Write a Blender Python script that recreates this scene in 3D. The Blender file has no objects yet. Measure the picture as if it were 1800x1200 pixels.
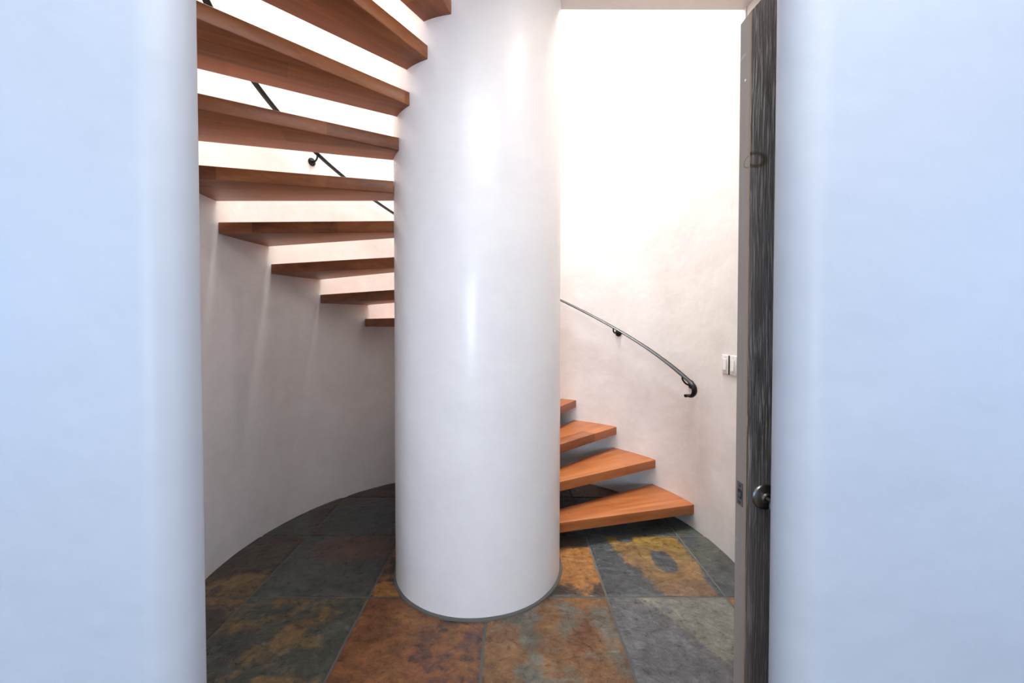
import bpy, bmesh, math, random
from mathutils import Vector, noise, Matrix

random.seed(7)
S = bpy.context.scene
COL = S.collection
R = math.radians
PI = math.pi

# ------------------------------------------------------------------ camera
EYE = 1.386
cam_d = bpy.data.cameras.new('camera')
cam = bpy.data.objects.new('camera', cam_d)
COL.objects.link(cam)
cam.location = (0, 0, EYE)
cam.rotation_euler = (R(90) - math.atan(15 / 730), 0, 0)
cam_d.sensor_width = 36
cam_d.lens = 36 * 730 / 1800
cam_d.shift_y = -15 / 1800
cam_d.clip_start = 0.02
S.camera = cam

# ------------------------------------------------------------------ light and exposure
S.view_settings.view_transform = 'Standard'
S.view_settings.look = 'None'
S.view_settings.gamma = 1
S.view_settings.use_curve_mapping = False
S.view_settings.exposure = 0.0

world = bpy.data.worlds.new('world')
S.world = world
world.use_nodes = True
bg = world.node_tree.nodes['Background']
bg.inputs[0].default_value = (0.55, 0.72, 1.0, 1)
bg.inputs[1].default_value = 1.0

CX, CY = -0.191, 2.385          # the stair's axis
RC = 0.466                      # column radius
RW = 1.486                      # inner radius of the round wall
SHAFT_TOP = 7.6


def area(name, loc, rot, sx, sy, power, color, shape='RECTANGLE', spread=180):
    l = bpy.data.lights.new(name, 'AREA')
    l.shape = shape
    l.size = sx
    if shape in ('RECTANGLE', 'ELLIPSE'):
        l.size_y = sy
    l.energy = power
    l.color = color
    l.spread = R(spread)
    o = bpy.data.objects.new(name, l)
    o.location = loc
    o.rotation_euler = rot
    COL.objects.link(o)
    return o


area('skylight_daylight', (CX + 0.08, CY + 0.22, SHAFT_TOP - 0.06), (0, 0, 0), 1.9, 1.9, 355, (1.0, 0.99, 0.975), 'DISK', 110)
area('back_window_daylight', (-0.72, -3.42, 1.5), (R(90), 0, 0), 0.7, 0.95, 105, (0.70, 0.83, 1.0))
area('left_window_daylight', (-2.52, -0.6, 1.5), (0, R(-90), 0), 1.4, 0.95, 22, (0.17, 0.47, 1.0))
area('right_window_daylight', (2.52, -0.6, 1.5), (0, R(90), 0), 1.4, 0.95, 26, (0.17, 0.47, 1.0))

area('room_fill_light', (0.30, -0.15, 3.165), (0, 0, 0), 2.0, 1.4, 58, (1.0, 0.97, 0.96))  # added soft fill under the room ceiling, brightens column and stair walls

# ------------------------------------------------------------------ helpers


def tag(o, label=None, cat=None, group=None, kind=None):
    if label: o['label'] = label
    if cat: o['category'] = cat
    if group: o['group'] = group
    if kind: o['kind'] = kind
    return o


def link(name, me, m=None, parent=None):
    o = bpy.data.objects.new(name, me)
    COL.objects.link(o)
    if m is not None and len(me.materials) == 0:
        me.materials.append(m)
    if parent is not None:
        o.parent = parent
    return o


def empty(name, loc=(0, 0, 0), rz=0):
    o = bpy.data.objects.new(name, None)
    o.location = loc
    o.rotation_euler = (0, 0, rz)
    o.empty_display_size = 0.1
    COL.objects.link(o)
    return o


def from_bm(name, bm, m, parent=None, smooth=False, angle=35):
    bmesh.ops.recalc_face_normals(bm, faces=bm.faces)
    me = bpy.data.meshes.new(name)
    bm.to_mesh(me)
    bm.free()
    if smooth:
        for p in me.polygons: p.use_smooth = True
        me.set_sharp_from_angle(angle=R(angle))
    return link(name, me, m, parent)


def add_box(bm, x0, x1, y0, y1, z0, z1, bevel=0.0, seg=2):
    vs = [bm.verts.new((x, y, z)) for x in (x0, x1) for y in (y0, y1) for z in (z0, z1)]
    fs = [(0, 1, 3, 2), (4, 6, 7, 5), (0, 4, 5, 1), (2, 3, 7, 6), (0, 2, 6, 4), (1, 5, 7, 3)]
    faces = [bm.faces.new([vs[i] for i in f]) for f in fs]
    if bevel > 0:
        es = set(e for f in faces for e in f.edges)
        bmesh.ops.bevel(bm, geom=list(es), offset=bevel, segments=seg, profile=0.5, affect='EDGES')


def add_prism(bm, pts, z0, z1, cap=True):
    """closed outline pts (x,y) extruded from z0 to z1"""
    lo = [bm.verts.new((p[0], p[1], z0)) for p in pts]
    hi = [bm.verts.new((p[0], p[1], z1)) for p in pts]
    n = len(pts)
    fs = []
    for i in range(n):
        j = (i + 1) % n
        fs.append(bm.faces.new((lo[i], lo[j], hi[j], hi[i])))
    if cap:
        fs.append(bm.faces.new(list(reversed(lo))))
        fs.append(bm.faces.new(hi))
    return fs


def add_lathe(bm, prof, M=None, n=32):
    """prof: (radius, height) about local z, transformed by M"""
    M = M or Matrix.Identity(4)
    rings = []
    for r, h in prof:
        if r < 1e-6:
            rings.append([bm.verts.new(M @ Vector((0, 0, h)))])
        else:
            rings.append([bm.verts.new(M @ Vector((r * math.cos(2 * PI * i / n), r * math.sin(2 * PI * i / n), h))) for i in range(n)])
    for a, b in zip(rings, rings[1:]):
        for i in range(n):
            j = (i + 1) % n
            if len(a) == 1 and len(b) == 1: continue
            if len(a) == 1: bm.faces.new((a[0], b[i], b[j]))
            elif len(b) == 1: bm.faces.new((a[i], a[j], b[0]))
            else: bm.faces.new((a[i], a[j], b[j], b[i]))
    for ring in (rings[0], rings[-1]):
        if len(ring) > 1: bm.faces.new(ring)


def sweep(bm, path, frames, prof, scales=None):
    """sweep closed profile (u,v) along path; frames: list of (U,V) vectors"""
    rings = []
    for k, (p, (U, V)) in enumerate(zip(path, frames)):
        s = scales[k] if scales else 1.0
        rings.append([bm.verts.new(p + U * (u * s) + V * (v * s)) for u, v in prof])
    n = len(prof)
    for a, b in zip(rings, rings[1:]):
        for i in range(n):
            j = (i + 1) % n
            bm.faces.new((a[i], a[j], b[j], b[i]))
    bm.faces.new(rings[0]); bm.faces.new(list(reversed(rings[-1])))


def add_tube(bm, pts, r, n=12):
    pts = [Vector(p) for p in pts]
    fr = []
    up = Vector((0.3, 0.2, 1)).normalized()
    for i in range(len(pts)):
        t = (pts[min(i + 1, len(pts) - 1)] - pts[max(i - 1, 0)]).normalized()
        U = t.cross(up).normalized(); V = U.cross(t)
        fr.append((U, V))
    prof = [(r * math.cos(2 * PI * i / n), r * math.sin(2 * PI * i / n)) for i in range(n)]
    sweep(bm, pts, fr, prof)


def pol(phi, r, z=0.0):
    a = R(phi)
    return Vector((CX + r * math.cos(a), CY + r * math.sin(a), z))


# ------------------------------------------------------------------ materials
class NT:
    def __init__(self, name):
        self.m = bpy.data.materials.new(name)
        self.m.use_nodes = True
        self.t = self.m.node_tree
        self.b = self.t.nodes['Principled BSDF']
        self.co = self.t.nodes.new('ShaderNodeTexCoord')

    def n(self, typ, **kw):
        nd = self.t.nodes.new(typ)
        for k, v in kw.items(): setattr(nd, k, v)
        return nd

    def l(self, a, b): self.t.links.new(a, b)

    def setin(self, nd, **kw):
        for k, v in kw.items(): nd.inputs[k.replace('_', ' ')].default_value = v

    def mapping(self, scale=(1, 1, 1), src='Object', loc=(0, 0, 0), vec=None):
        mp = self.n('ShaderNodeMapping')
        mp.inputs['Scale'].default_value = scale
        mp.inputs['Location'].default_value = loc
        self.l(vec if vec is not None else self.co.outputs[src], mp.inputs['Vector'])
        return mp.outputs[0]

    def noise(self, vec, scale=5, detail=4, rough=0.5, dist=0.0):
        nd = self.n('ShaderNodeTexNoise')
        self.setin(nd, Scale=scale, Detail=detail, Roughness=rough, Distortion=dist)
        self.l(vec, nd.inputs['Vector'])
        return nd.outputs['Fac']

    def ramp(self, fac, stops, interp='LINEAR'):
        nd = self.n('ShaderNodeValToRGB')
        cr = nd.color_ramp
        cr.interpolation = interp
        while len(cr.elements) < len(stops): cr.elements.new(0.5)
        for e, (p, c) in zip(cr.elements, stops):
            e.position = p
            e.color = (c, c, c, 1) if isinstance(c, (int, float)) else (*c, 1)
        self.l(fac, nd.inputs['Fac'])
        return nd.outputs['Color']

    def math(self, op, a, b=None, c=None, clamp=False):
        nd = self.n('ShaderNodeMath', operation=op)
        nd.use_clamp = clamp
        for i, v in enumerate((a, b, c)):
            if v is None: continue
            if isinstance(v, (int, float)): nd.inputs[i].default_value = v
            else: self.l(v, nd.inputs[i])
        return nd.outputs[0]

    def mix(self, fac, a, b, blend='MIX'):
        nd = self.n('ShaderNodeMix', data_type='RGBA', blend_type=blend)
        for i, v in ((0, fac), (6, a), (7, b)):
            if isinstance(v, (int, float)): nd.inputs[i].default_value = v
            elif isinstance(v, tuple): nd.inputs[i].default_value = (*v, 1)
            else: self.l(v, nd.inputs[i])
        return nd.outputs[2]

    def sep(self, vec):
        nd = self.n('ShaderNodeSeparateXYZ')
        self.l(vec, nd.inputs[0])
        return nd.outputs

    def bump(self, h, strength=0.3, dist=0.01):
        nd = self.n('ShaderNodeBump')
        self.setin(nd, Strength=strength, Distance=dist)
        self.l(h, nd.inputs['Height'])
        self.l(nd.outputs[0], self.b.inputs['Normal'])

    def out(self, color=None, rough=None, **kw):
        if color is not None:
            if isinstance(color, tuple): self.b.inputs['Base Color'].default_value = (*color, 1)
            else: self.l(color, self.b.inputs['Base Color'])
        if rough is not None:
            if isinstance(rough, (int, float)): self.b.inputs['Roughness'].default_value = rough
            else: self.l(rough, self.b.inputs['Roughness'])
        for k, v in kw.items(): self.b.inputs[k.replace('_', ' ')].default_value = v
        return self.m


def plaster(name, base, var, rough, bump=0.25, coat=0.0, coat_rough=0.2, specks=True):
    t = NT(name)
    v = t.mapping((1, 1, 1))
    big = t.noise(t.mapping((1.0, 1.0, 0.8)), 2.3, 6, 0.6, 0.6)
    vert = t.noise(t.mapping((7, 7, 1.2)), 1.4, 5, 0.6, 0.3)
    trowel = t.noise(t.mapping((1.5, 1.5, 3.0)), 4.5, 8, 0.62, 1.6)
    fac = t.math('ADD', t.math('MULTIPLY', big, 0.62), t.math('ADD', t.math('MULTIPLY', vert, 0.08), t.math('MULTIPLY', trowel, 0.30)))
    lo = tuple(b * (1 - q) for b, q in zip(base, var))
    col = t.mix(t.ramp(fac, [(0.36, 0.0), (0.62, 1.0)]), lo, base)
    if specks:
        vo = t.n('ShaderNodeTexVoronoi')
        t.setin(vo, Scale=9.0)
        t.l(t.mapping((1, 1, 1)), vo.inputs['Vector'])
        sp = t.ramp(vo.outputs['Distance'], [(0.012, 1.0), (0.022, 0.0)])
        gate = t.ramp(t.noise(v, 3.1, 2, 0.5), [(0.56, 0.0), (0.60, 1.0)])
        f = t.math('MULTIPLY', t.math('MULTIPLY', sp, gate), 0.55)
        col = t.mix(f, col, (0.25, 0.22, 0.20))
    h = t.math('ADD', t.math('MULTIPLY', t.noise(v, 3.0, 3, 0.5), 1.0), t.math('MULTIPLY', t.noise(v, 38, 4, 0.55, 0.4), 0.05))
    t.bump(h, bump, 0.05)
    rr = t.math('ADD', t.math('MULTIPLY', trowel, 0.25), rough - 0.12)
    m = t.out(col, rr)
    if coat:
        t.b.inputs['Coat Weight'].default_value = coat
        t.b.inputs['Coat Roughness'].default_value = coat_rough
    return m


M_wall = plaster('stair_plaster', (0.90, 0.87, 0.845), (0.11, 0.125, 0.14), 0.5, 0.22)
M_room = plaster('far_room_plaster', (0.74, 0.74, 0.74), (0.04, 0.04, 0.04), 0.6, 0.1, specks=False)
M_near = plaster('dimmed_room_plaster', (0.455, 0.47, 0.495), (0.04, 0.04, 0.04), 0.5, 0.2)  # same plaster as the column, colour darkened to offset strong room light
M_col = plaster('column_plaster', (0.90, 0.885, 0.88), (0.06, 0.07, 0.06), 0.40, 0.2, 0.30, 0.22)
M_ceil = plaster('soffit_plaster', (0.78, 0.72, 0.67), (0.06, 0.07, 0.08), 0.6, 0.25, specks=False)


def simple(name, c, rough=0.5, metal=0.0, **kw):
    t = NT(name)
    n = t.noise(t.mapping((1, 1, 1)), 60, 3, 0.5)
    col = t.mix(n, tuple(x * 0.9 for x in c), tuple(min(1, x * 1.08) for x in c))
    return t.out(col, rough, Metallic=metal, **kw)


M_iron = simple('black_iron', (0.020, 0.020, 0.021), 0.34, 0.75)
M_screw = simple('dark_screw', (0.06, 0.06, 0.06), 0.35, 0.9)
M_brass = simple('satin_nickel', (0.24, 0.235, 0.21), 0.26, 1.0)
M_steel = simple('brushed_steel', (0.42, 0.42, 0.44), 0.3, 1.0)
M_nick = simple('aged_nickel', (0.16, 0.15, 0.14), 0.4, 1.0)
M_dark = simple('black_hole', (0.01, 0.01, 0.012), 0.8)
M_plate = simple('ivory_plastic', (0.83, 0.81, 0.77), 0.35)
M_rocker = simple('white_plastic', (0.86, 0.86, 0.86), 0.3)
M_grout = simple('cement_grout', (0.105, 0.105, 0.095), 0.75)
M_white = simple('white_paint', (0.8, 0.8, 0.8), 0.4)


def tread_wood():
    t = NT('tread_mahogany')
    info = t.n('ShaderNodeObjectInfo')
    rnd = info.outputs['Random']
    geo = t.co.outputs['Object']
    # shift each tread's grain
    off = t.n('ShaderNodeCombineXYZ')
    t.l(t.math('MULTIPLY', rnd, 37.0), off.inputs[0]); t.l(t.math('MULTIPLY', rnd, 11.0), off.inputs[1]); t.l(t.math('MULTIPLY', rnd, 5.0), off.inputs[2])
    add = t.n('ShaderNodeVectorMath', operation='ADD')
    t.l(geo, add.inputs[0]); t.l(off.outputs[0], add.inputs[1])
    vec = add.outputs[0]
    s = t.sep(geo)
    # glued-up boards across the tread's width
    bi = t.math('FLOOR', t.math('MULTIPLY', s[1], 8.5))
    bx = t.math('FLOOR', t.math('ADD', t.math('MULTIPLY', s[0], 1.7), t.math('MULTIPLY', bi, 0.37)))
    wn = t.n('ShaderNodeTexWhiteNoise', noise_dimensions='3D')
    cv = t.n('ShaderNodeCombineXYZ')
    t.l(bi, cv.inputs[0]); t.l(bx, cv.inputs[1]); t.l(rnd, cv.inputs[2])
    t.l(cv.outputs[0], wn.inputs['Vector'])
    tone = wn.outputs['Value']
    g1 = t.noise(t.mapping((1.6, 24, 24), vec=vec), 1.0, 6, 0.62, 0.5)
    g2 = t.noise(t.mapping((7, 150, 150), vec=vec), 1.0, 3, 0.6, 0.2)
    g3 = t.noise(t.mapping((1.2, 5, 5), vec=vec), 1.3, 4, 0.55, 1.2)
    f = t.math('ADD', t.math('MULTIPLY', g1, 0.55), t.math('ADD', t.math('MULTIPLY', g3, 0.35), t.math('MULTIPLY', tone, 0.20)))
    f = t.math('ADD', f, t.math('MULTIPLY', t.math('SUBTRACT', g2, 0.5), 0.16))
    col = t.ramp(f, [(0.30, (0.085, 0.022, 0.005)), (0.44, (0.20, 0.058, 0.013)), (0.58, (0.305, 0.092, 0.024)), (0.78, (0.42, 0.152, 0.046))])
    # small knots
    vo = t.n('ShaderNodeTexVoronoi')
    t.setin(vo, Scale=2.2)
    t.l(t.mapping((1, 1.7, 1.7), vec=vec), vo.inputs['Vector'])
    k = t.ramp(vo.outputs['Distance'], [(0.015, 1.0), (0.035, 0.0)])
    col = t.mix(t.math('MULTIPLY', k, 0.6), col, (0.10, 0.03, 0.01))
    t.bump(g2, 0.08, 0.002)
    return t.out(col, t.math('ADD', t.math('MULTIPLY', g1, 0.15), 0.36), Specular_IOR_Level=0.5, Coat_Weight=0.1, Coat_Roughness=0.3)


M_tread = tread_wood()


def door_wood():
    t = NT('brushed_door_wood')
    co = t.co.outputs['Object']
    s = t.sep(co)
    warp = t.noise(t.mapping((5, 5, 1.3)), 1.0, 3, 0.5)
    wx = t.math('ADD', s[0], t.math('MULTIPLY', warp, 0.035))
    cv = t.n('ShaderNodeCombineXYZ')
    t.l(t.math('MULTIPLY', wx, 260), cv.inputs[0]); t.l(t.math('MULTIPLY', s[1], 260), cv.inputs[1]); t.l(t.math('MULTIPLY', s[2], 8.0), cv.inputs[2])
    fine = t.noise(cv.outputs[0], 1.0, 4, 0.65, 0.3)
    broad = t.noise(t.mapping((16, 16, 1.8)), 1.0, 4, 0.6, 0.5)
    grain = t.ramp(fine, [(0.42, 0.0), (0.50, 0.30), (0.58, 1.0)])
    smooth = t.ramp(t.noise(t.mapping((3, 3, 1.6), loc=(0, 0, 0.35)), 1.0, 2, 0.5), [(0.44, 0.35), (0.56, 1.0)])
    grain = t.mix(smooth, (0.22, 0.22, 0.22), grain)
    lo = t.mix(broad, (0.040, 0.029, 0.022), (0.135, 0.105, 0.080))
    hi = t.mix(broad, (0.22, 0.18, 0.145), (0.50, 0.44, 0.375))
    col = t.mix(grain, lo, hi)
    # oval knot ring that also shows on the latch edge
    dx = t.math('DIVIDE', t.math('SUBTRACT', s[0], 0.014), 0.024)
    dy = t.math('DIVIDE', s[1], 0.026)
    dz = t.math('DIVIDE', t.math('SUBTRACT', s[2], 1.779), 0.0155)
    d = t.math('SQRT', t.math('ADD', t.math('ADD', t.math('MULTIPLY', dx, dx), t.math('MULTIPLY', dy, dy)), t.math('MULTIPLY', dz, dz)))
    ring = t.ramp(t.math('ABSOLUTE', t.math('SUBTRACT', d, 1.0)), [(0.10, 1.0), (0.40, 0.0)])
    col = t.mix(t.math('MULTIPLY', ring, 0.85), col, (0.06, 0.035, 0.008))
    t.bump(grain, 0.8, 0.004)
    m = t.out(col, 0.5)
    # latch edge: plain taupe paint
    e = NT('taupe_door_edge')
    se = e.sep(e.co.outputs['Object'])
    nz = e.noise(e.mapping((30, 30, 1.5)), 1.0, 4, 0.6, 0.2)
    c = e.mix(nz, (0.245, 0.195, 0.155), (0.34, 0.285, 0.235))
    scr = e.ramp(e.noise(e.mapping((10, 10, 60)), 1.0, 2, 0.5), [(0.72, 0.0), (0.75, 1.0)])
    c = e.mix(e.math('MULTIPLY', scr, 0.35), c, (0.5, 0.47, 0.43))
    dy = e.math('DIVIDE', se[1], 0.022)
    dz = e.math('DIVIDE', e.math('SUBTRACT', se[2], 1.776), 0.0135)
    d = e.math('SQRT', e.math('ADD', e.math('MULTIPLY', dy, dy), e.math('MULTIPLY', dz, dz)))
    ring = e.ramp(e.math('ABSOLUTE', e.math('SUBTRACT', d, 1.0)), [(0.05, 1.0), (0.14, 0.0)])
    c = e.mix(e.math('MULTIPLY', ring, 0.7), c, (0.10, 0.07, 0.015))
    e.out(c, 0.5)
    w = simple('bare_arris_wood', (0.30, 0.17, 0.08), 0.6)
    return m, e.m, w


M_door, M_edge, M_arris = door_wood()


def slate():
    t = NT('slate_tiles')
    a = t.n('ShaderNodeAttribute', attribute_name='tone_a')
    b = t.n('ShaderNodeAttribute', attribute_name='tone_b')
    k = t.n('ShaderNodeAttribute', attribute_name='patch')
    obj = t.mapping((1, 1, 1))
    n1 = t.noise(obj, 7, 8, 0.62, 0.8)
    n2 = t.noise(obj, 28, 8, 0.66, 0.5)
    n3 = t.noise(t.mapping((1, 1.8, 1)), 90, 5, 0.6, 0.3)
    f = t.math('ADD', k.outputs['Fac'], t.math('ADD', t.math('MULTIPLY', t.math('SUBTRACT', n1, 0.5), 0.7), t.math('MULTIPLY', t.math('SUBTRACT', n2, 0.5), 0.7)))
    f = t.ramp(f, [(0.38, 0.0), (0.64, 1.0)])
    col = t.mix(f, a.outputs['Color'], b.outputs['Color'])
    dk = t.ramp(n1, [(0.30, 0.62), (0.70, 1.40)])
    col = t.mix(1.0, col, dk, 'MULTIPLY')
    dk = t.ramp(n2, [(0.30, 0.55), (0.68, 1.38)])
    col = t.mix(1.0, col, dk, 'MULTIPLY')
    dk2 = t.ramp(n3, [(0.32, 0.78), (0.68, 1.18)])
    col = t.mix(1.0, col, dk2, 'MULTIPLY')
    # cleft surface
    cleft = t.noise(t.mapping((1, 1.4, 1)), 9, 10, 0.62, 0.9)
    cl = t.ramp(cleft, [(0.40, 0.0), (0.47, 0.3), (0.53, 0.55), (0.60, 1.0)])
    h = t.math('ADD', t.math('MULTIPLY', cl, 0.8), t.math('MULTIPLY', n2, 0.6))
    t.bump(h, 0.6, 0.006)
    rg = t.math('ADD', t.math('MULTIPLY', n2, 0.3), 0.16)
    # grey dust flecks
    vo = t.n('ShaderNodeTexVoronoi'); t.setin(vo, Scale=26.0)
    t.l(t.mapping((1, 1, 0.01)), vo.inputs['Vector'])
    sp = t.ramp(vo.outputs['Distance'], [(0.035, 1.0), (0.055, 0.0)])
    gate = t.ramp(t.noise(t.mapping((1, 1, 1), loc=(3, 1, 0)), 5, 2, 0.5), [(0.56, 0.0), (0.6, 1.0)])
    col = t.mix(t.math('MULTIPLY', t.math('MULTIPLY', sp, gate), 0.6), col, (0.5, 0.5, 0.48))
    return t.out(col, rg, Specular_IOR_Level=0.4)


M_slate = slate()

# ------------------------------------------------------------------ floor: slate tiles on grout
TS = 0.6085
TX0, TY0 = -0.124, 2.092           # a joint crossing
BLUE = (0.060, 0.066, 0.068); GREEN = (0.062, 0.066, 0.052); BROWN = (0.060, 0.045, 0.034)
RUST = (0.200, 0.080, 0.030); ORANGE = (0.29, 0.130, 0.038); GOLD = (0.20, 0.125, 0.032)
OCHRE = (0.155, 0.098, 0.042); PURPLE = (0.085, 0.050, 0.045); GREY = (0.125, 0.130, 0.120); PALE = (0.17, 0.165, 0.125)
# (column, row) -> base, patch colour, patch amount, patch frequency ; row 0 is nearest in view
TILES = {
    (-2, -1): (GREEN, OCHRE, 0.42, 5.0), (-3, -1): (BROWN, OCHRE, 0.5, 4.0),
    (-1, -1): (PURPLE, RUST, 0.66, 2.6), (0, -1): (ORANGE, GREY, 0.42, 5.0), (1, -1): (GREY, PALE, 0.45, 3.2), (2, -1): (RUST, OCHRE, 0.5, 4.0),
    (-3, 0): (BROWN, OCHRE, 0.40, 3.0), (-2, 0): (GREEN, BROWN, 0.42, 3.5), (-1, 0): (BROWN, ORANGE, 0.50, 5.0),
    (0, 0): (BROWN, ORANGE, 0.62, 4.0), (1, 0): (BLUE, GOLD, 0.5, 2.0), (2, 0): (BLUE, GREEN, 0.4, 3.0),
    (-3, 1): (BROWN, GREEN, 0.5, 3.0), (-2, 1): (BLUE, BROWN, 0.5, 3.0), (-1, 1): (BLUE, BROWN, 0.45, 3.0), (0, 1): (BROWN, BLUE, 0.5, 3.0),
    (1, 1): (BLUE, GREEN, 0.5, 3.0), (2, 1): (BLUE, GREEN, 0.5, 3.0),
    (-3, 2): (BROWN, GREEN, 0.4, 3.0), (-2, 2): (GREEN, BROWN, 0.5, 3.0), (-1, 2): (BLUE, BROWN, 0.5, 3.0), (0, 2): (BLUE, GREEN, 0.5, 3.0),
}


def ell(x, y, cx, cy, rx, ry):
    return 1.0 - math.hypot((x - cx) / rx, (y - cy) / ry)


def build_floor():
    verts, faces, ca, cb, pk = [], [], [], [], []
    cols = range(-5, 5); rows = range(-10, 4)
    for c in cols:
        for r_ in rows:
            fine = (c, r_) in TILES and r_ >= -1
            N = 56 if fine else 3
            base, pat, amt, fq = TILES.get((c, r_), random.choice([(GREEN, BROWN, 0.5, 3.0), (BROWN, RUST, 0.5, 3.0), (BLUE, OCHRE, 0.45, 3.0), (RUST, OCHRE, 0.5, 3.0)]))
            x0 = TX0 + c * TS; y0 = TY0 + r_ * TS
            gx, gy = 0.0045 + random.uniform(0, .002), 0.0045 + random.uniform(0, .002)
            start = len(verts)
            seed = Vector((c * 17.3, r_ * 9.1, 3.0))
            for j in range(N + 1):
                for i in range(N + 1):
                    u, v = i / N, j / N
                    x = x0 + gx + (TS - 2 * gx) * u
                    y = y0 + gy + (TS - 2 * gy) * v
                    ed = min(u, 1 - u, v, 1 - v) * TS
                    wob = 0.0025 * noise.noise(Vector((x * 14, y * 14, 1.0))) if fine else 0
                    if fine and ed < 1e-6:
                        if i in (0, N): x += wob
                        if j in (0, N): y += wob
                    z = 0.0
                    if fine:
                        z = 0.0022 * noise.fractal(Vector((x * 6, y * 6, 0)) + seed, 1.0, 2.0, 4)
                        if ed < 0.006: z -= 0.0035 * (1 - ed / 0.006)
                    verts.append((x, y, z - 0.0015))
                    p = amt + 0.62 * noise.fractal(Vector((x * fq, y * fq, 0)) + seed, 1.0, 2.0, 3)
                    A = base; B = pat
                    nz = noise.noise(Vector((x * 9, y * 9, 2)))
                    nf = noise.fractal(Vector((x * 5, y * 5, 7)), 1.0, 2.0, 4)
                    if (c, r_) == (1, 0):
                        # gold cloud over blue-grey, with two blue-grey islands
                        d_ = (u - (0.17 + 0.34 * (1 - v) ** 1.2)) + 0.07 * nz
                        p = 0.5 + max(-0.6, min(0.42, 5.0 * d_))
                        p = min(p, 0.5 - 6.0 * (u - 0.95 + 0.03 * nz - 0.02 * (v > 0.4)))
                        hole = max(ell(u, v, 0.67, 0.52, 0.11, 0.19), ell(u, v, 0.40, 0.95, 0.09, 0.08)) + 0.12 * nz
                        if hole > -0.2: p = min(p, 0.5 - 2.6 * hole)
                        q = max(0.0, min(1.0, 1.15 - 1.2 * v + 0.7 * nf))
                        B = tuple(GOLD[m_] * (1 - q) + (0.165, 0.098, 0.052)[m_] * q for m_ in range(3))
                    if (c, r_) == (-2, 0):
                        p = 0.45 + 1.5 * max(-0.3, min(0.3, ell(u, v, 0.58, 0.76, 0.44, 0.26) + 0.1 * nz))
                        A = (0.066, 0.072, 0.066); B = (0.100, 0.062, 0.050)
                    if (c, r_) == (0, 0):
                        p = 0.35 + 0.9 * max(-0.6, min(0.6, ell(u, v, 0.85, 0.42, 0.6, 0.42))) + 0.25 * nz
                    if (c, r_) == (-1, -1):
                        q = max(0.0, min(1.0, 0.5 + 0.9 * nf))
                        p = 0.85 - 0.75 * (u * 0.8) * (0.3 + 0.7 * v) + 0.35 * nf
                        A = (0.095, 0.052, 0.044); B = tuple((0.170, 0.062, 0.028)[m_] * (1 - q) + (0.21, 0.093, 0.032)[m_] * q for m_ in range(3))
                    if (c, r_) == (1, -1):
                        A = (0.120, 0.124, 0.128); B = (0.158, 0.160, 0.130)
                        vein = abs(u - 0.30 - 0.55 * (1 - v) + 0.05 * nz)
                        p = 0.5 + 2.2 * max(-0.25, min(0.2, u - 0.30 - 0.55 * (1 - v) + 0.2 * nf))
                        if vein < 0.012: B = (0.20, 0.195, 0.15); p = 0.75
                    if (c, r_) == (0, -1):
                        # rusty ground with brown, gold and grey clouds
                        q = max(0.0, min(1.0, 0.5 + 0.6 * nf))
                        A = tuple((0.165, 0.070, 0.030)[m_] * (1 - q) + (0.25, 0.135, 0.052)[m_] * q for m_ in range(3))
                        B = (0.135, 0.125, 0.095)
                    ca.append((*A, 1.0)); cb.append((*B, 1.0)); pk.append(max(0.0, min(1.0, p)))
            for j in range(N):
                for i in range(N):
                    a = start + j * (N + 1) + i
                    faces.append((a, a + 1, a + N + 2, a + N + 1))
            # the tile's sides down into the joint
            ring = [start + i for i in range(N + 1)] + [start + (j + 1) * (N + 1) - 1 for j in range(1, N + 1)] + \
                   [start + N * (N + 1) + i for i in range(N - 1, -1, -1)] + [start + j * (N + 1) for j in range(N - 1, 0, -1)]
            s2 = len(verts)
            for q in ring:
                verts.append((verts[q][0], verts[q][1], -0.012)); ca.append(ca[q]); cb.append(cb[q]); pk.append(pk[q])
            L = len(ring)
            for q in range(L):
                w = (q + 1) % L
                faces.append((ring[q], s2 + q, s2 + w, ring[w]))
    me = bpy.data.meshes.new('floor')
    me.from_pydata(verts, [], faces)
    at = me.color_attributes.new('tone_a', 'FLOAT_COLOR', 'POINT'); at.data.foreach_set('color', [x for c in ca for x in c])
    at = me.color_attributes.new('tone_b', 'FLOAT_COLOR', 'POINT'); at.data.foreach_set('color', [x for c in cb for x in c])
    at = me.attributes.new('patch', 'FLOAT', 'POINT'); at.data.foreach_set('value', pk)
    for p in me.polygons: p.use_smooth = True
    me.set_sharp_from_angle(angle=R(50))
    o = link('floor', me, M_slate)
    tag(o, 'floor of large square slate tiles in rust, gold and blue grey', 'floor', kind='structure')
    bm = bmesh.new()
    add_box(bm, TX0 - 5 * TS, TX0 + 5 * TS, TY0 - 10 * TS, TY0 + 4 * TS, -0.03, -0.0065)
    from_bm('grout', bm, M_grout, o)


build_floor()

# ------------------------------------------------------------------ shell


def arc_wall(bm, r0, r1, p0, p1, z0, z1, step=2.0, nz=1):
    n = max(2, int(abs(p1 - p0) / step))
    ph = [p0 + (p1 - p0) * i / n for i in range(n + 1)]
    pts = [tuple(pol(p, r0)[:2]) for p in ph] + [tuple(pol(p, r1)[:2]) for p in reversed(ph)]
    add_prism(bm, pts, z0, z1)


CEIL = 3.140
UP = CEIL + 0.26
Y_N0, Y_N1 = 0.76, 0.88          # the near wall's faces
bm = bmesh.new()
arc_wall(bm, RW, RW + 0.16, -2.0, 236.0, -0.02, SHAFT_TOP)
wb = from_bm('wall_back', bm, M_wall, smooth=True)
tag(wb, 'curved white plaster wall wrapping around the spiral stair', 'wall', kind='structure')

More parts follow.
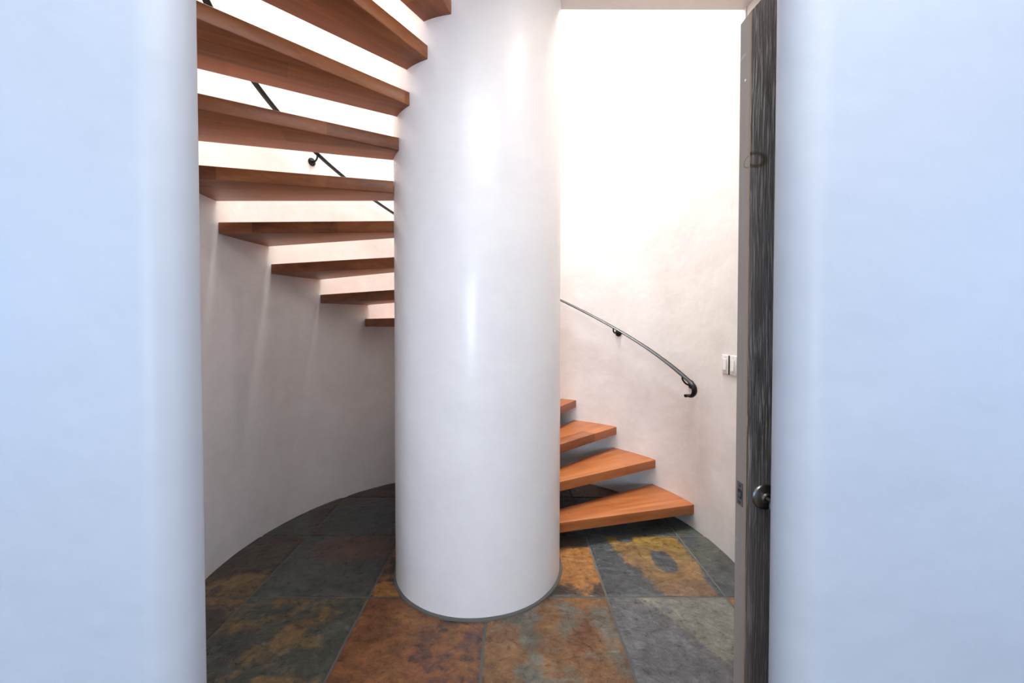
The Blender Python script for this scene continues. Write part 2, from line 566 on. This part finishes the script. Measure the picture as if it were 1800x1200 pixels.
bm = bmesh.new()
arc_wall(bm, RW, RW + 0.16, 236.0, 358.0, UP, SHAFT_TOP)  # added wall out of view, keeps skylight from leaking out of the shaft
wf = from_bm('wall_leak_stop', bm, M_wall, smooth=True)
tag(wf, 'added unseen curved wall closing the stair shaft against light leaks', 'wall', kind='structure')

# side wall of the passage, from the round wall's end towards the room
bm = bmesh.new()
e0 = pol(-0.6, RW)
add_prism(bm, [(e0.x, e0.y), (1.455, Y_N1 - 0.01), (1.62, Y_N1 - 0.01), (e0.x + 0.17, e0.y)], -0.02, CEIL + 0.02)
ws = from_bm('wall_side', bm, M_wall)
tag(ws, 'white plaster side wall of the passage behind the door', 'wall', kind='structure')

# left closing wall between the round wall and the near wall
bm = bmesh.new()
l0 = pol(235.5, RW + 0.05)
add_prism(bm, [(l0.x + 0.03, l0.y), (l0.x + 0.03, Y_N1 - 0.02), (l0.x - 0.15, Y_N1 - 0.02), (l0.x - 0.15, l0.y + 0.1)], -0.02, SHAFT_TOP)
wl = from_bm('wall_infill', bm, M_wall)
tag(wl, 'short plaster return joining the round wall to the near wall', 'wall', kind='structure')


def near_wall(name, xc, xo, label):
    """wall with a half-round bullnose end centred at xc, running out to xo"""
    yc = (Y_N0 + Y_N1) / 2; r = (Y_N1 - Y_N0) / 2
    d = 1 if xo < xc else -1
    pts = []
    n = 28
    for i in range(n + 1):
        a = -PI / 2 + PI * i / n
        pts.append((xc + d * r * math.cos(a), yc + r * math.sin(a)))
    pts = [(xo, Y_N0)] + pts + [(xo, Y_N1)]
    bm = bmesh.new()
    add_prism(bm, pts, -0.02, 3.2)
    o = from_bm(name, bm, M_near, smooth=True)
    tag(o, label, 'wall', kind='structure')
    return o


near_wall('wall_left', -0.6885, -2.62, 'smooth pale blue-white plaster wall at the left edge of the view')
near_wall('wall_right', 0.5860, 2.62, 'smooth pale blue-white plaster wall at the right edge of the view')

# lintel above the opening between the near walls
bm = bmesh.new()
add_box(bm, -0.70, 0.60, Y_N0 + 0.012, Y_N1 - 0.012, 3.02, 3.2, 0.03, 3)
tag(from_bm('trim_1', bm, M_near), 'plaster lintel over the wide opening', 'lintel', kind='structure')

# soffit of the landing, right of the column
bm = bmesh.new()
n = 40
# front half-disc region: from column to side wall
pts = [tuple(pol(292 + (356 - 292) * i / 16, RC + 0.001)[:2]) for i in range(17)] + [(e0.x + 0.1, CY - 0.03), (1.60, Y_N1 - 0.01), (0.27, Y_N1 - 0.01), tuple(pol(287.5, RW)[:2])]
add_prism(bm, pts, CEIL, UP)
tag(from_bm('ceiling', bm, M_ceil), 'flat warm white soffit over the passage right of the column', 'ceiling', kind='structure')

# roof of the shaft with a round skylight opening
bm = bmesh.new()
arc_wall(bm, 1.30, RW + 0.16, 0, 359.9, SHAFT_TOP, SHAFT_TOP + 0.1)
tag(from_bm('trim_2', bm, M_wall), 'plaster ring around the skylight at the top of the shaft', 'skylight curb', kind='structure')

# the room behind the camera
bm = bmesh.new(); add_box(bm, -2.62, 2.62, -3.6, Y_N1, 3.2, 3.3)
tag(from_bm('ceiling_room', bm, M_room), 'white ceiling of the near room', 'ceiling', kind='structure')


def window_wall(name, wname, axis, pos, a0, a1, w0, w1, z0, z1, label, thick=0.14):
    """wall with one rectangular window hole and a framed pane"""
    def P(u0, u1, za, zb, bm, t0=0.0, t1=thick, bev=0.0):
        s = 1 if pos > 0 else -1
        lo, hi = sorted((pos + s * t0, pos + s * t1))
        if axis == 'x': add_box(bm, lo, hi, u0, u1, za, zb, bev)
        else: add_box(bm, u0, u1, lo, hi, za, zb, bev)
    bm = bmesh.new()
    P(a0, w0, -0.02, 3.2, bm); P(w1, a1, -0.02, 3.2, bm); P(w0, w1, -0.02, z0, bm); P(w0, w1, z1, 3.2, bm)
    tag(from_bm(name, bm, M_room), label, 'wall', kind='structure')
    bm = bmesh.new(); f = 0.05
    P(w0, w0 + f, z0, z1, bm, 0.05, 0.10); P(w1 - f, w1, z0, z1, bm, 0.05, 0.10)
    P(w0 + f, w1 - f, z0, z0 + f, bm, 0.05, 0.10); P(w0 + f, w1 - f, z1 - f, z1, bm, 0.05, 0.10)
    tag(from_bm(wname, bm, M_white), 'white framed window ' + label.split('wall ')[-1], 'window', kind='structure')


window_wall('wall_rear', 'window_1', 'y', -3.5, -2.62, 2.62, -1.15, -0.30, 0.85, 2.15, 'plaster wall behind the viewer')
window_wall('wall_room_left', 'window_2', 'x', -2.6, -3.6, Y_N1, -1.1, -0.1, 0.8, 2.2, 'plaster wall at the near room left')
window_wall('wall_room_right', 'window_3', 'x', 2.6, -3.6, Y_N1, -1.1, -0.1, 0.8, 2.2, 'plaster wall at the near room right')

# ------------------------------------------------------------------ column
bm = bmesh.new()
NA, NZ = 128, 150
prev = None
for k in range(NZ + 1):
    z = -0.005 + (SHAFT_TOP - 0.8) * k / NZ
    ring = []
    for i in range(NA):
        a = 2 * PI * i / NA
        w = 0.0035 * noise.noise(Vector((math.cos(a) * 1.6, math.sin(a) * 1.6, z * 0.9))) + 0.0010 * noise.noise(Vector((math.cos(a) * 6, math.sin(a) * 6, z * 5)))
        rr = RC + w
        ring.append(bm.verts.new((rr * math.cos(a), rr * math.sin(a), z)))
    if prev:
        for i in range(NA):
            j = (i + 1) % NA
            bm.faces.new((prev[i], prev[j], ring[j], ring[i]))
    else:
        bm.faces.new(list(reversed(ring)))
    prev = ring
bm.faces.new(prev)
col = from_bm('column', bm, M_col, smooth=True)
col.location = (CX, CY, 0)
tag(col, 'thick round white polished plaster column at the centre of the spiral stair', 'column', kind='thing')
bm = bmesh.new()
prev = None
n = 96
prof = [(RC - 0.004, 0.010), (RC + 0.004, 0.009), (RC + 0.012, 0.004), (RC + 0.014, -0.006)]
rings = []
for i in range(n):
    a = 2 * PI * i / n
    w = 0.003 * noise.noise(Vector((math.cos(a) * 5, math.sin(a) * 5, 0)))
    rings.append([bm.verts.new(((r + (w if q > 1 else 0)) * math.cos(a), (r + (w if q > 1 else 0)) * math.sin(a), z)) for q, (r, z) in enumerate(prof)])
for i in range(n):
    A, B = rings[i], rings[(i + 1) % n]
    for q in range(3): bm.faces.new((A[q], B[q], B[q + 1], A[q + 1]))
g = from_bm('grout_joint', bm, M_grout, col, smooth=True)
g['label'] = 'grey grout ring at the foot of the column'

# ------------------------------------------------------------------ treads
RISE = 0.1791
THK = 0.0645
BACK = [31.7, 46.0, 60.2, 74.9, 89.8, 104.5, 119.3, 133.9, 148.4, 163.8, 180.0, 196.1, 211.5, 225.6, 240.5, 255.5, 270.5, 285.5]
ORD = ['first', 'second', 'third', 'fourth', 'fifth', 'sixth', 'seventh', 'eighth', 'ninth', 'tenth', 'eleventh', 'twelfth', 'thirteenth',
       'fourteenth', 'fifteenth', 'sixteenth', 'seventeenth', 'eighteenth']


def tread_mesh():
    w = 15.6
    ro, ri = RW - 0.0005, RC + 0.001
    out = []
    for i in range(9): out.append((ro, w * i / 8))
    inn = []
    for i in range(9): inn.append((ri, w + 3.9 - (w + 3.9 - 1.6) * i / 8))
    pts = [(r * math.cos(R(a)), r * math.sin(R(a))) for r, a in out + inn]
    bm = bmesh.new()
    add_prism(bm, pts, -THK, 0)
    es = [e for e in bm.edges if e.calc_length() > 0.5]
    bmesh.ops.bevel(bm, geom=es, offset=0.004, segments=3, profile=0.5, affect='EDGES')
    bmesh.ops.recalc_face_normals(bm, faces=bm.faces)
    me = bpy.data.meshes.new('stair_tread')
    bm.to_mesh(me); bm.free()
    for p in me.polygons: p.use_smooth = True
    me.set_sharp_from_angle(angle=R(40))
    me.materials.append(M_tread)
    return me


TL = [
    'lowest orange wood wedge tread, nearest the slate floor right of the column',
    'second orange wood wedge tread up from the floor, right of the column',
    'third orange wood wedge tread up from the floor, right of the column',
    'small topmost visible tip of wood tread right of the column, fourth step up',
    'wooden wedge tread behind the column, fifth step up from the floor',
    'wooden wedge tread behind the column, sixth step up from the floor',
    'wooden wedge tread behind the column, seventh step up from the floor',
    'shortest and lowest dark wood tread seen left of the column',
    'second lowest dark wood tread seen left of the column',
    'third lowest wood tread seen left of the column, above the shaded wall',
    'fourth lowest tread left of the column, its corner just clear of the near wall',
    'fifth lowest tread left of the column, just below the round handrail wall plate',
    'sixth lowest wood tread left of the column, just above the round handrail wall plate',
    'wood tread left of the column, third down from the top of the view',
    'wood tread second down from the top, cut by the upper edge of the view',
    'topmost wood tread corner touching the column at the upper edge of the view',
    'wooden wedge tread overhead in front of the column, seventeenth step up',
    'uppermost wooden wedge tread overhead, eighteenth step, next to the landing',
]
tm = tread_mesh()
for k, pb in enumerate(BACK):
    z = 0.163 if k == 0 else RISE * (k + 1)
    o = bpy.data.objects.new('stair_tread', tm)
    COL.objects.link(o)
    o.location = (CX, CY, z)
    o.rotation_euler = (0, 0, R(pb - 15.6))
    tag(o, TL[k], 'stair tread', 'floating wooden wedge treads of the spiral stair')

# ------------------------------------------------------------------ handrail
RR = 1.414


def rail_z(phi): return EYE * (phi / 15 * 0.1292 + 0.603)


hr = empty('handrail', pol(14.6, RR, 0))
inv = -hr.location
PH0, PH1 = 14.6, 262.0
path, frames = [], []
# end hook in the vertical plane tangent to the wall
P0 = pol(PH0, RR, rail_z(PH0))
a0 = R(PH0)
T = Vector((math.sin(a0), -math.cos(a0), 0))     # downhill direction
slope = math.atan(EYE * 0.1292 / (R(15) * RR))
radial = Vector((math.cos(a0), math.sin(a0), 0))
hook = []
d0 = -slope
ang = d0
p = P0.copy()
steps = 26
for i in range(steps + 1):
    t = T * math.cos(ang) + Vector((0, 0, 1)) * math.sin(ang)
    nrm = -T * math.sin(ang) + Vector((0, 0, 1)) * math.cos(ang)
    hook.append((p.copy(), (radial, nrm)))
    p = p + t * 0.0068
    if i < 5: ang -= R(2.5)
    elif i < 22: ang -= R(8.6)
    else: ang += R(2)
for q, f in reversed(hook[1:]):
    path.append(q + inv); frames.append(f)
n = 150
for i in range(n + 1):
    ph = PH0 + (PH1 - PH0) * i / n
    a = R(ph)
    tt = Vector((math.sin(a), -math.cos(a), 0))
    rad = Vector((math.cos(a), math.sin(a), 0))
    nrm = (-tt * math.sin(-slope) + Vector((0, 0, 1)) * math.cos(slope))
    path.append(pol(ph, RR, rail_z(ph)) + inv); frames.append((rad, nrm))
prof = [(-0.019, -0.006), (-0.013, -0.008), (0.013, -0.008), (0.019, -0.006), (0.019, 0.0), (0.0155, 0.003), (0.0125, 0.0022), (0.009, 0.006),
        (0.004, 0.008), (-0.004, 0.008), (-0.009, 0.006), (-0.0125, 0.0022), (-0.0155, 0.003), (-0.019, 0.0)]
bm = bmesh.new()
sweep(bm, path, frames, prof)
# rolled tip of the hook
tip = path[0]
T3 = Matrix.Translation(tip) @ frames[0][0].to_track_quat('Z', 'Y').to_matrix().to_4x4()
add_lathe(bm, [(0.0, -0.020), (0.009, -0.020), (0.0105, -0.017), (0.0105, 0.017), (0.009, 0.020), (0.0, 0.020)], T3, 18)
from_bm('rail', bm, M_iron, hr, smooth=True, angle=28)
tag(hr, 'slim dark iron handrail with hooked end winding up the curved wall', 'handrail')


def bracket(ph, dz=-0.047):
    a = R(ph)
    rad = Vector((math.cos(a), math.sin(a), 0))
    top = pol(ph, RR, rail_z(ph) - 0.008) + inv
    wallp = pol(ph - 0.2, RW - 0.0005, rail_z(ph) + dz) + inv
    axis = (wallp - (pol(ph - 0.2, 0, rail_z(ph) + dz) + inv)).normalized()
    bm = bmesh.new()
    pts = [top, top + Vector((0, 0, -0.016)), top + Vector((0, 0, -0.029)) + rad * 0.004]
    m = wallp - axis * 0.03
    pts += [(pts[-1] * 0.5 + m * 0.5) + Vector((0, 0, -0.006)), m, wallp - axis * 0.004]
    # smooth
    sm = []
    for i in range(len(pts) - 1):
        p0 = pts[max(i - 1, 0)]; p1 = pts[i]; p2 = pts[i + 1]; p3 = pts[min(i + 2, len(pts) - 1)]
        for s in range(5):
            u = s / 5
            sm.append(0.5 * ((2 * p1) + (p2 - p0) * u + (2 * p0 - 5 * p1 + 4 * p2 - p3) * u * u + (3 * p1 - 3 * p2 + p3 - p0) * u ** 3))
    sm.append(pts[-1])
    add_tube(bm, sm, 0.0062, 12)
    b = from_bm('bracket', bm, M_iron, hr, smooth=True)
    Q = Matrix.Translation(wallp) @ (-axis).to_track_quat('Z', 'Y').to_matrix().to_4x4()
    bm = bmesh.new()
    add_lathe(bm, [(0.0, 0.0), (0.029, 0.0), (0.030, 0.002), (0.029, 0.0055), (0.020, 0.008), (0.011, 0.010), (0.009, 0.014), (0.0, 0.014)], Q, 32)
    from_bm('wall_plate', bm, M_iron, b, smooth=True)
    for s in range(3):
        an = 2 * PI * s / 3 + 0.5
        W = Q @ Matrix.Translation((0.019 * math.cos(an), 0.019 * math.sin(an), 0.0078))
        bm = bmesh.new()
        add_lathe(bm, [(0.0, 0.0), (0.0042, 0.0), (0.0036, 0.0022), (0.0, 0.0030)], W, 12)
        from_bm('screw', bm, M_screw, b, smooth=True)


bracket(17.6, -0.070)
for ph in (44.2, 79, 115, 151.0, 186): bracket(ph)

# ------------------------------------------------------------------ light switches


def switch(ph, zc, label, gap_strip=False):
    a = R(ph)
    e = empty('light_switch', pol(ph, RW - 0.0005, zc), a - PI / 2 + PI)
    # local frame: -y... faces the axis
    e.rotation_euler = (0, 0, a + PI / 2)
    # local x is tangential, local y points from wall to axis after this rotation
    bm = bmesh.new(); add_box(bm, -0.0345, 0.0345, -0.001, 0.0062, -0.057, 0.057, 0.0022, 3)
    from_bm('cover_plate', bm, M_plate, e, smooth=True)
    bm = bmesh.new(); add_box(bm, -0.0175, 0.0175, 0.0062, 0.0076, -0.034, 0.034, 0.0006, 1)
    fr = from_bm('switch_frame', bm, M_rocker, e)
    bm = bmesh.new()
    vs = [(-0.015, 0.0077, -0.031), (0.015, 0.0077, -0.031), (0.015, 0.0118, -0.031), (-0.015, 0.0118, -0.031),
          (-0.015, 0.0077, 0.031), (0.015, 0.0077, 0.031), (0.015, 0.0085, 0.031), (-0.015, 0.0085, 0.031)]
    V = [bm.verts.new(v) for v in vs]
    for f in ((0, 1, 2, 3), (4, 7, 6, 5), (0, 4, 5, 1), (1, 5, 6, 2), (2, 6, 7, 3), (3, 7, 4, 0)): bm.faces.new([V[i] for i in f])
    from_bm('rocker', bm, M_rocker, e)
    for s in (-1, 1):
        bm = bmesh.new()
        add_lathe(bm, [(0.0, 0.0), (0.0034, 0.0), (0.003, 0.0012), (0.0, 0.0016)], Matrix.Translation((0, 0.006, s * 0.0475)) @ Matrix.Rotation(R(-90), 4, 'X'), 12)
        from_bm('screw', bm, M_rocker, e)
    if gap_strip:
        bm = bmesh.new(); add_box(bm, 0.0350, 0.0470, -0.001, 0.0075, -0.058, 0.056)  # dark strip in the gap between the two switch plates
        from_bm('dark_strip', bm, M_dark, e)
    tag(e, label, 'light switch', 'wall switches beside the door')
    return e


switch(4.4, 1.145, 'ivory rocker light switch on the curved wall, left one beside the dark door')
switch(1.25, 1.145, 'ivory rocker light switch on the curved wall, right one partly behind the dark door', True)

# ------------------------------------------------------------------ door
DX, DY, DT, DW = 0.5665, 1.0, 0.0455, 0.86
door = empty('door_1', (DX, DY, 0))
tag(door, 'open dark brushed wood door with arched top and round knob', 'door', kind='structure')


def door_outline():
    pts = [(0.0, 0.008), (DW, 0.008)]
    zs = 2.128
    A = R(50); rr = DW / 2 / math.sin(A)
    zc = zs - rr * math.cos(A)
    n = 28
    for i in range(n + 1):
        a = A - 2 * A * i / n
        pts.append((DW / 2 + rr * math.sin(a), zc + rr * math.cos(a)))
    return pts


bm = bmesh.new()
pts = door_outline()
f0 = [bm.verts.new((x, 0, z)) for x, z in pts]
f1 = [bm.verts.new((x, DT, z)) for x, z in pts]
F = bm.faces.new(f0); B = bm.faces.new(list(reversed(f1)))
for i in range(len(pts)):
    j = (i + 1) % len(pts)
    bm.faces.new((f0[j], f0[i], f1[i], f1[j]))
bmesh.ops.recalc_face_normals(bm, faces=bm.faces)
es = [e for e in bm.edges if abs(e.verts[0].co.x) < 1e-5 and abs(e.verts[1].co.x) < 1e-5 and e.calc_length() > 1]
bmesh.ops.bevel(bm, geom=es, offset=0.0018, segments=2, profile=0.5, affect='EDGES')
me = bpy.data.meshes.new('door_panel')
bm.to_mesh(me); bm.free()
me.materials.append(M_door); me.materials.append(M_edge); me.materials.append(M_arris)
for p in me.polygons:
    if abs(p.normal.y) < 0.3: p.material_index = 1
    elif abs(p.normal.y) < 0.95 and p.center.x < 0.01: p.material_index = 2
link('door_panel', me, None, door)

LZ = 0.966
bm = bmesh.new()
add_box(bm, -0.0012, 0.001, 0.0105, 0.0350, LZ - 0.0285, LZ + 0.0285, 0.0)
lp = from_bm('latch_plate', bm, M_nick, door)
bm = bmesh.new(); add_box(bm, -0.0016, -0.0011, 0.0145, 0.031, LZ - 0.011, LZ + 0.011)
from_bm('latch_hole', bm, M_dark, lp)
bm = bmesh.new()
V = [bm.verts.new(v) for v in ((-0.0014, 0.0165, LZ - 0.006), (-0.0014, 0.029, LZ - 0.006), (-0.0014, 0.029, LZ + 0.006), (-0.0014, 0.0165, LZ + 0.006),
                               (-0.010, 0.017, LZ - 0.0055), (-0.010, 0.017, LZ + 0.0055))]
for f in ((0, 1, 2, 3), (0, 4, 1), (3, 2, 5), (0, 3, 5, 4), (1, 4, 5, 2)): bm.faces.new([V[i] for i in f])
from_bm('latch_bolt', bm, M_steel, lp)
for s in (-1, 1):
    bm = bmesh.new()
    add_lathe(bm, [(0.0, 0.0), (0.0042, 0.0), (0.0036, 0.001), (0.0012, 0.0013), (0.0, 0.0006)],
              Matrix.Translation((-0.0012, 0.0228, LZ + s * 0.0205)) @ Matrix.Rotation(R(-90), 4, 'Y'), 14)
    from_bm('screw', bm, M_screw, lp, smooth=True)
bm = bmesh.new()
add_lathe(bm, [(0.0, 0.0), (0.0030, 0.0), (0.0030, 0.0006), (0.0, 0.0008)], Matrix.Translation((0.0, 0.02, 1.978)) @ Matrix.Rotation(R(-90), 4, 'Y'), 12)
from_bm('edge_plug', bm, M_plate, door)

KZ = 0.968
KX = 0.0465
K = Matrix.Translation((KX, 0, KZ)) @ Matrix.Rotation(R(90), 4, 'X')
bm = bmesh.new()
add_lathe(bm, [(0.0, 0.0), (0.0305, 0.0), (0.0312, 0.0015), (0.0300, 0.0042), (0.0265, 0.0070), (0.0200, 0.0092), (0.0135, 0.0118), (0.0115, 0.0150),
               (0.0108, 0.0165), (0.0, 0.0165)], K, 48)
ro = from_bm('knob_rosette', bm, M_brass, door, smooth=True)
bm = bmesh.new()
add_lathe(bm, [(0.0, 0.0166), (0.0070, 0.0166), (0.0058, 0.026), (0.0060, 0.040), (0.0120, 0.044), (0.0205, 0.050), (0.0250, 0.058), (0.0245, 0.066),
               (0.0190, 0.0725), (0.0100, 0.0755), (0.0, 0.076)], K, 40)
from_bm('door_knob', bm, M_brass, door, smooth=True)
# ------------------------------------------------------------------ recessed lamp in the soffit
LX, LY = 0.74, 1.50
t_ = NT('lamp_glow')
t_.b.inputs['Emission Color'].default_value = (1.0, 0.72, 0.42, 1)
t_.b.inputs['Emission Strength'].default_value = 12
t_.out((0.9, 0.8, 0.7), 0.4)
lamp = empty('ceiling_downlight', (LX, LY, CEIL))
bm = bmesh.new()
add_lathe(bm, [(0.040, -0.0005), (0.052, -0.0005), (0.052, -0.006), (0.040, -0.003)], None, 32)
from_bm('trim_ring', bm, M_white, lamp, smooth=True)
bm = bmesh.new()
add_lathe(bm, [(0.0, -0.002), (0.040, -0.002), (0.040, -0.001), (0.0, -0.001)], None, 32)
from_bm('diffuser', bm, t_.m, lamp)
tag(lamp, 'small round recessed downlight in the soffit over the passage', 'ceiling light')
area('downlight_glow', (LX, LY, CEIL - 0.012), (0, 0, 0), 0.075, 0.075, 9, (1.0, 0.88, 0.76), 'DISK')
